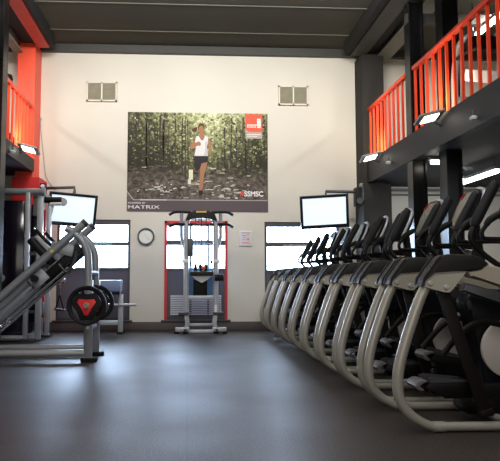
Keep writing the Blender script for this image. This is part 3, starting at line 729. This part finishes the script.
def S(a, b_, y): p = V((-1.87, y, 1.02)) + d * a + nrm * b_; return p
MB(off).bar(S(-.12, .0, 7.86), S(.17, .0, 7.86), .50, .15, up=nrm, bev=.02).build('carriage', 'greydark', t)
for y in (7.62, 8.10): MB(off).bar(S(-.10, -.02, y), S(.13, -.02, y), .07, .17, up=nrm, bev=.012).build('bearing_block', 'greyframe', t)
MB(off).cyl(S(0, 0, 7.50), S(0, 0, 7.64), .035).cyl(S(0, 0, 7.47), S(0, 0, 7.50), .045).build('lock_pin', 'black', t)
MB(off).bar(S(.26, .02, 7.86), S(.26, .44, 7.86), .52, .10, up=d, bev=.03).build('shoulder_pad', 'black', t)
MB(off).bar(S(.33, .02, 7.86), S(.33, .42, 7.86), .46, .03, up=d, bev=.008).build('pad_plate', 'greyframe', t)
for y in (7.60, 8.12):
    h = MB(off).tube([S(.43, .10, y), S(.40, .26, y), S(.40, .46, y)], .022, 10, 3).build('hand_grip', 'blackrub', t)
    MB(off).cyl(S(.40, .46, y), S(.40, .49, y), .024).build('grip_end', 'chrome', h)
MB(off).bar((-1.70, 7.6, 1.42), (-1.42, 7.6, 1.36), .05, .14, bev=.01).build('stop_plate', 'greyframe', t)
MB(off).bar((-1.80, 7.64, 1.00), (-1.34, 7.64, 1.42), .08, .11, bev=.012).build('lower_stop', 'black', t)
MB(off).bar((-1.80, 8.08, 1.00), (-1.34, 8.08, 1.42), .08, .11, bev=.012).build('lower_stop', 'black', t)
MB(off).tube([(-1.60, 7.6, 1.20), (-1.50, 7.6, 1.10), (-1.42, 7.6, 1.22), (-1.38, 7.6, 1.36)], .018, 10, 4).build('safety_lever', 'greydark', t)
MB(off).cyl((-1.67, 7.505, 1.36), (-1.67, 7.515, 1.36), .02, 12).build('rail_marker', 'yellow', t)
for y0, y1 in ((7.525, 7.22), (8.125, 7.94)):
    MB(off).cyl((-1.195, y0, .70), (-1.195, y1, .70), .026, 16).build('plate_horn', 'chrome', t)
MB(off).tube([(-2.35, 7.6, .46), (-2.26, 7.6, .42), (-2.2, 7.6, .50)], .03, 10, 3).build('foot_joint', 'chrome', t)

def weight_plate(y, s, label):
    t = thing('weight_plate', (-1.195, y, .70), label, 'weight plate', 'rubber weight plates on the leg press')
    R = .235
    prof = [(.028, -.03), (.20, -.022), (.215, -.035), (.228, -.033), (R, -.02), (R, .02), (.228, .033), (.215, .035), (.20, .022), (.028, .03)]
    # rubber disc with three grip openings: a rim ring, a hub and three spokes
    MB().lathe([(.182, -.02), (.20, -.034), (.226, -.034), (R, -.022), (R, .022), (.226, .034), (.20, .034), (.182, .02), (.182, -.02)], (0, 0, 0), (0, 1, 0), 48).build('rim', 'blackrub', t)
    b = MB()
    tri = [(math.cos(math.radians(a)) * .195, math.sin(math.radians(a)) * .195) for a in (150, 30, -90)]
    tri2 = []
    for i in range(3):
        a = math.radians((150, 30, -90)[i])
        for dd in (.42, -.42): tri2.append((math.cos(a + dd) * .190, math.sin(a + dd) * .190))
        a2 = a - math.radians(60)
        tri2.append((math.cos(a2) * .128, math.sin(a2) * .128))
    b.prism(tri2, -.026, .026, 'y', .006); b.build('web', 'blackrub', t)
    k = .118
    ins = []
    for i in range(3):
        a = math.radians((150, 30, -90)[i])
        for dd in (.18, -.18): ins.append((math.cos(a + dd) * k, math.sin(a + dd) * k))
        a2 = a - math.radians(60); ins.append((math.cos(a2) * .070, math.sin(a2) * .070))
    b = MB(); b.prism(ins, -.033, -.020, 'y', .003); b.prism(ins, .020, .033, 'y', .003); b.build('insert', 'redplate', t)
    MB().lathe([(.027, -.04), (.034, -.04), (.037, -.034), (.037, .034), (.034, .04), (.027, .04)], (0, 0, 0), (0, 1, 0), 24).build('hub', 'gold', t)
    return t
weight_plate(7.30, -1, 'black weight plate with red triangle on the front horn of the leg press')
weight_plate(8.04, 1, 'black weight plate partly hidden behind the red triangle plate')

# ---------------------------------------------------------------- cable station (multi gym) behind the leg press
t = thing('cable_station', (-2.75, 10.5, 0), 'tall dark cable station with silver posts behind the leg press', 'exercise machine'); off = t.location
for x, y, m, w in ((-2.60, 9.92, 'sil', .07), (-2.42, 10.0, 'sil', .09), (-2.55, 10.72, 'sil', .06), (-2.42, 10.66, 'greyframe', .06)):
    MB(off).box((x - w / 2, y - .04, .03), (x + w / 2, y + .04, 2.42), .006).build('post', m, t)
MB(off).cyl((-3.45, 9.95, 2.44), (-2.38, 9.95, 2.44), .055, 16).cyl((-2.39, 9.95, 2.44), (-2.34, 9.95, 2.44), .07, 16).build('top_beam', 'greyframe', t)
MB(off).cyl((-2.45, 9.95, 2.44), (-2.45, 10.75, 2.44), .04, 12).build('top_beam', 'greyframe', t)
MB(off).cyl((-2.45, 10.4, 2.36), (-2.16, 10.4, 2.36), .055, 14).build('pulley_arm', 'black', t)
MB(off).cyl((-2.34, 10.38, 2.29), (-2.16, 10.36, 2.29), .03, 12).build('pulley_label', 'white', t)
MB(off).lathe([(0, -.02), (.07, -.02), (.055, 0), (.07, .02), (0, .02)], (-2.14, 10.4, 2.33), (0, 1, 0), 24).build('pulley', 'sil', t)
MB(off).box((-2.40, 10.36, .06), (-2.33, 10.43, 2.25), .006).build('guide_post', 'sil', t)
MB(off).box((-3.45, 10.0, .10), (-2.68, 10.08, 2.30), .01).build('stack_shroud', 'stackdark', t)
MB(off).box((-2.60, 10.12, .3), (-2.46, 10.2, 2.25), .01).build('stack_shroud', 'stackdark', t)
MB(off).box((-3.45, 10.25, .10), (-2.60, 10.6, 2.20), .02).build('weight_stack', 'stackdark', t)
MB(off).box((-2.50, 10.45, .35), (-2.44, 10.51, 2.2), .006).build('red_trim', 'redtrim', t)
MB(off).cyl((-3.45, 9.92, .06), (-2.62, 9.92, .06), .045, 14).build('base_tube', 'sil', t)
MB(off).box((-2.68, 9.86, 0), (-2.44, 10.05, .05), .01).build('foot', 'greydark', t)
MB(off).box((-2.62, 10.55, 0), (-2.36, 10.80, .05), .01).build('foot', 'greydark', t)
MB(off).box((-2.62, 10.0, .03), (-2.55, 10.72, .11), .006).build('base_rail', 'greyframe', t)
for z in (.45, 1.4): MB(off).box((-2.6, 9.98, z), (-2.42, 10.04, z + .05)).build('cross_rail', 'greydark', t)
MB(off).lathe([(0, -.02), (.05, -.02), (.06, 0), (.05, .02), (0, .02)], (-3.02, 9.98, 1.02), (0, 1, 0), 20).build('selector_knob', 'sil', t)
MB(off).box((-2.47, 10.15, .42), (-2.36, 10.25, .62), .02).build('pulley_carriage', 'consolegrey', t)
MB(off).bar((-2.30, 10.4, 2.30), (-2.36, 10.4, 2.02), .03, .04, bev=.004).build('brace', 'sil', t)
MB(off).box((-2.56, 10.05, 2.05), (-2.46, 10.12, 2.42), .01).build('top_pulley_block', 'consolegrey', t)
MB(off).bar((-2.34, 10.40, 1.02), (-2.07, 10.40, .98), .04, .06, bev=.006).build('low_pulley_arm', 'greyframe', t)
t = thing('cable_stirrup', (-2.20, 10.4, .48), 'black D-shaped cable handle hanging beside the leg press uprights', 'cable handle'); off = t.location
MB(off).tube([(-2.09, 10.4, .965), (-2.16, 10.4, .90), (-2.16, 10.4, .72)], .010, 8).build('clip', 'chrome', t)
MB(off).tube([(-2.16, 10.4, .73), (-2.23, 10.4, .50)], .013, 8).tube([(-2.16, 10.4, .73), (-2.09, 10.4, .48)], .013, 8).build('strap', 'blackrub', t)
MB(off).cyl((-2.25, 10.4, .50), (-2.07, 10.4, .475), .021, 14).build('grip', 'greydark', t)

# ---------------------------------------------------------------- weight bench
t = thing('weight_bench', (-1.45, 11.3, 0), 'blue padded bench with silver legs under the window behind the weight plates', 'bench'); off = t.location
MB(off).box((-1.78, 11.05, .77), (-1.21, 11.50, .985), .03).build('pad', 'bluepad', t)
MB(off).box((-1.75, 11.08, .72), (-1.23, 11.47, .77), .01).build('pad_base', 'black', t)
for x in (-1.22, -1.72):
    MB(off).box((x - .045, 11.2, .02), (x + .045, 11.28, .72), .008).build('leg', 'sil', t)
    MB(off).box((x - .055, 11.1, 0), (x + .055, 11.45, .035), .008).build('foot', 'blackrub', t)
MB(off).box((-1.675, 11.2, .16), (-1.265, 11.28, .24), .008).build('cross_bar', 'sil', t)
MB(off).cyl((-1.55, 11.18, .53), (-.93, 11.18, .53), .026, 14).build('roller_bar', 'sil', t)
MB(off).cyl((-1.50, 11.18, .53), (-1.36, 11.18, .53), .05, 16).build('roller', 'chrome', t)
MB(off).bar((-1.20, 11.17, .90), (-1.25, 11.17, .50), .035, .02, bev=.004).build('side_bar', 'sil', t)

# ---------------------------------------------------------------- pull-up and cable tower
def tx(p): return (p - 187.2) / 52.4
def tz(y): return .046 + (330 - y) / 53.1
t = thing('pull_up_tower', (.26, 11.2, 0), 'silver assisted pull-up tower with black grips in front of the red framed window', 'exercise machine'); off = t.location
yf = 11.2
for s in (-1, 1):
    X = lambda p: .26 + s * (tx(p) - .26)       # p given for the image's right-hand half
    MB(off).tube([(X(215.2), yf, .33), (X(215.2), yf, 1.2), (X(215.2), yf, 1.95), (X(214.6), yf, 2.06), (X(212.5), yf, 2.16), (X(208.5), yf, 2.24)], .052, 14, 4).build('post', 'sil', t)
    MB(off).tube([(X(220.0), yf + .02, 2.22), (X(220.0), yf + .02, 1.86), (X(219.6), yf + .02, 1.74), (X(216.5), yf + .02, 1.56)], .034, 12, 3).build('side_bar', 'greyframe', t)
    for z, r in ((tz(213.5), 0), (tz(225.5), 1)):
        MB(off).tube([(X(209.0), yf - .02, z + .0), (X(220), yf - .02, z + .01), (X(227), yf - .06, z), (X(231.8), yf - .1, z - .055)], .026, 12, 4).build('pull_up_grip', 'blackrub', t)
    MB(off).prism([(X(213), .36), (X(217.4), .36), (X(215.5), .20), (X(217), .10), (X(213.5), .10), (X(211.5), .20)], yf - .05, yf + .05, 'y', .008).build('lower_leg', 'sil', t)
    MB(off).box((min(X(212), X(225.5)), yf - .10, .04), (max(X(212), X(225.5)), yf + .02, .115), .01).build('base_foot', 'sil', t)
    MB(off).box((min(X(214), X(218)), yf - .1, .04), (max(X(214), X(218)), yf + .38, .10), .01).build('base_rail', 'sil', t)
    for p in (215.5, 224): MB(off).cyl((X(p), yf - .04, 0), (X(p), yf - .04, .045), .05, 14).build('rubber_foot', 'blackrub', t)
    MB(off).box((min(X(212.5), X(219.5)), yf - .06, tz(263.5)), (max(X(212.5), X(219.5)), yf + .05, tz(260)), .01).build('collar', 'white', t)
    MB(off).box((min(X(212.5), X(222.5)), yf - .12, tz(314)), (max(X(212.5), X(222.5)), yf + .06, tz(311.5)), .006).build('step_plate', 'greydark', t)
MB(off).prism([(tx(185.5), tz(222)), (tx(187.5), tz(215.5)), (tx(193), tz(212)), (tx(201), tz(210.8)), (tx(209), tz(212)), (tx(214.5), tz(215.5)), (tx(216.5), tz(222)), (tx(213), tz(221)), (tx(209), tz(219.5)), (tx(201), tz(219)), (tx(193), tz(219.5)), (tx(189), tz(221))], yf - .08, yf + .06, 'y', .01).build('hood', 'black', t)
MB(off).box((tx(196), yf - .095, tz(213.8)), (tx(206), yf - .078, tz(212))).build('hood_label', 'gold', t)
for p in (195.5, 198.8, 201, 205.8): MB(off).cyl((tx(p), yf, tz(268)), (tx(p), yf, tz(217)), .009 if p != 201 else .014, 8).build('cable', 'greydark', t)
MB(off).box((tx(187.8), yf - .09, tz(257)), (tx(193.2), yf - .03, tz(239.5)), .008).build('instruction_panel', 'greydark', t)
MB(off).box((tx(190), yf - .16, tz(276)), (tx(212.5), yf + .1, tz(271.5)), .02).build('knee_pad', 'blackcov', t)
MB(off).prism([(tx(192), tz(276.5)), (tx(211), tz(276.5)), (tx(207), tz(280)), (tx(201.5), tz(283)), (tx(196), tz(280))], yf - .1, yf - .06, 'y', .004).build('front_panel', 'white', t)
MB(off).box((tx(184.5), yf + .18, tz(297)), (tx(213), yf + .22, tz(268)), .01).build('rear_panel', 'bluepaint', t)
MB(off).box((tx(193.5), yf + .04, tz(296)), (tx(207), yf + .17, tz(280)), .006).build('weight_stack', 'black', t)
MB(off).box((tx(187), yf - .04, tz(299.5)), (tx(214), yf + .2, tz(295.5)), .008).build('cross_bar', 'sil', t)
MB(off).box((tx(188), yf - .06, tz(332)), (tx(214), yf + .02, tz(328.8)), .008).build('cross_bar', 'sil', t)
MB(off).box((tx(188), yf + .25, tz(326.5)), (tx(214), yf + .32, tz(323.8)), .008).build('cross_bar', 'sil', t)
for p in (195.6, 200.5, 205.6): MB(off).lathe([(0, 0), (.03, 0), (.035, .04), (.02, .12), (0, .13)], (tx(p), yf - .02, tz(271.2)), (0, 0, 1), 14).build('cable_stop', 'black', t)
MB(off).lathe([(0, -.04), (.03, -.03), (.04, 0), (.03, .03), (0, .04)], (tx(203), yf - .08, tz(268)), (0, 0, 1), 16).build('knob', 'orange', t)
MB(off).cyl((tx(214), yf - .06, tz(278)), (tx(222.5), yf - .06, tz(278)), .06, 16).box((tx(216), yf - .12, tz(281)), (tx(222), yf, tz(274.5)), .012).build('adjuster', 'black', t)
MB(off).cyl((tx(210), yf - .08, tz(262.5)), (tx(212), yf - .08, tz(262.5)), .035, 12).build('lever', 'black', t)
MB(off).box((tx(214), yf - .052, tz(312)), (tx(216.6), yf - .046, tz(304.5))).build('warning_label', 'white', t)

# ---------------------------------------------------------------- machine upstairs
t = thing('treadmill', (4.15, 7.7, 3.27), 'silver exercise machine upstairs behind the long red railing', 'exercise machine')
MB().box((-.30, -.75, .06), (.30, .75, .18), .02).build('deck', 'greydark', t)
MB().box((-.22, -.7, .178), (.22, .68, .19)).build('belt', 'blackrub', t)
for s in (-1, 1):
    MB().tube([(s * .32, .55, .1), (s * .33, .52, .6), (s * .32, .42, .98), (s * .28, .30, 1.10), (s * .15, .28, 1.16)], [.05, .05, .045, .04, .035], 14, 5).build('upright', 'sil', t)
    MB().tube([(s * .33, .48, .86), (s * .33, .1, .84), (s * .33, -.2, .78)], .025, 12, 3).build('handrail', 'black', t)
MB().bar((-.32, .2, .55), (-.30, -.7, .20), .05, .16, bev=.02).build('side_rail', 'white', t)
MB().prism([(.18, .92), (.30, .90), (.42, 1.12), (.36, 1.18), (.26, 1.14)], -.26, .26, 'x', .015).build('console', 'black', t)
MB().bar((-.2, .24, 1.06), (.2, .24, 1.06), .012, .12, up=(0, .4, 1)).build('console_face', 'consolegrey', t)
MB().prism([(.45, .1), (.75, .1), (.72, .28), (.5, .34)], -.3, .3, 'x', .03).build('motor_hood', 'consolegrey', t)

# ---------------------------------------------------------------- light
def area(name, loc, rot, sx, sy, e, col=(1, .95, .88), spread=180):
    l = bpy.data.lights.new(name, 'AREA'); l.shape = 'RECTANGLE'; l.size = sx; l.size_y = sy; l.energy = e; l.color = col; l.spread = math.radians(spread)
    o = bpy.data.objects.new(name, l); COL.objects.link(o); o.location = loc; o.rotation_euler = [math.radians(a) for a in rot]; return o
for x in (-1.9, .2, 2.3):
    area('ceiling_lamp', (x, 8.3, 5.45), (72, 0, 0), 1.6, .25, 46, (1, .975, .91), 120)
    area('ceiling_lamp', (x, 4.5, 5.5), (0, 0, 0), .25, 1.6, 52, (1, .97, .93))
    area('ceiling_lamp', (x, .5, 5.5), (20, 0, 0), .25, 1.6, 60, (1, .97, .93))
area('front_fill', (-.5, -3.7, 2.6), (90, 0, 0), 7, 2.6, 105, (1, .95, .89))  # added fill behind the camera; the front wall has no windows
# flood lamps on the mezzanine edges throw light up the back wall
area('flood_light', (3.36, 10.55, 3.42), (120, 0, -60), .3, .25, 13, (1, .86, .62))
area('flood_light', (3.30, 7.85, 3.42), (120, 0, -60), .3, .25, 13, (1, .86, .62))
area('flood_light', (-2.78, 10.35, 3.46), (120, 0, 60), .3, .25, 13, (1, .86, .62))
# upstairs and under-mezzanine lamps
area('upstairs_lamp', (5.0, 9.3, 5.3), (0, 0, 0), .2, 1.5, 130, (1, .95, .86))
area('upstairs_lamp', (-4.5, 9.3, 5.3), (0, 0, 0), .2, 1.5, 130, (1, .95, .86))
area('under_mezzanine_lamp', (4.7, 9.6, 2.6), (25, 0, 0), .12, 1.2, 50, (.96, .98, 1))
area('under_mezzanine_lamp', (4.7, 5.4, 2.75), (0, 0, 0), .12, 1.2, 25, (.96, .98, 1))
# daylight through the windows
for (a, b_, z0, z1) in WIN:
    area('daylight', ((a + b_) / 2, YW + .35, 1.68), (-90, 0, 0), b_ - a, .85, 95, (.55, .70, 1.0))

wd = bpy.data.worlds.new('sky'); sc.world = wd; wd.use_nodes = True
bg = wd.node_tree.nodes['Background']; bg.inputs[0].default_value = (.66, .82, 1, 1); bg.inputs[1].default_value = 16.0

# ---------------------------------------------------------------- camera
cam = bpy.data.cameras.new('camera'); co = bpy.data.objects.new('camera', cam); COL.objects.link(co)
cam.sensor_width = 36; cam.lens = 600 / 500 * 36; cam.shift_x = .063; cam.clip_end = 100
co.location = (0, 0, 1.04); co.rotation_euler = (math.radians(90 + 4.43), 0, math.radians(-3))
sc.camera = co
sc.view_settings.view_transform = 'Standard'; sc.view_settings.look = 'None'
sc.view_settings.exposure = 0; sc.view_settings.gamma = 1; sc.view_settings.use_curve_mapping = False
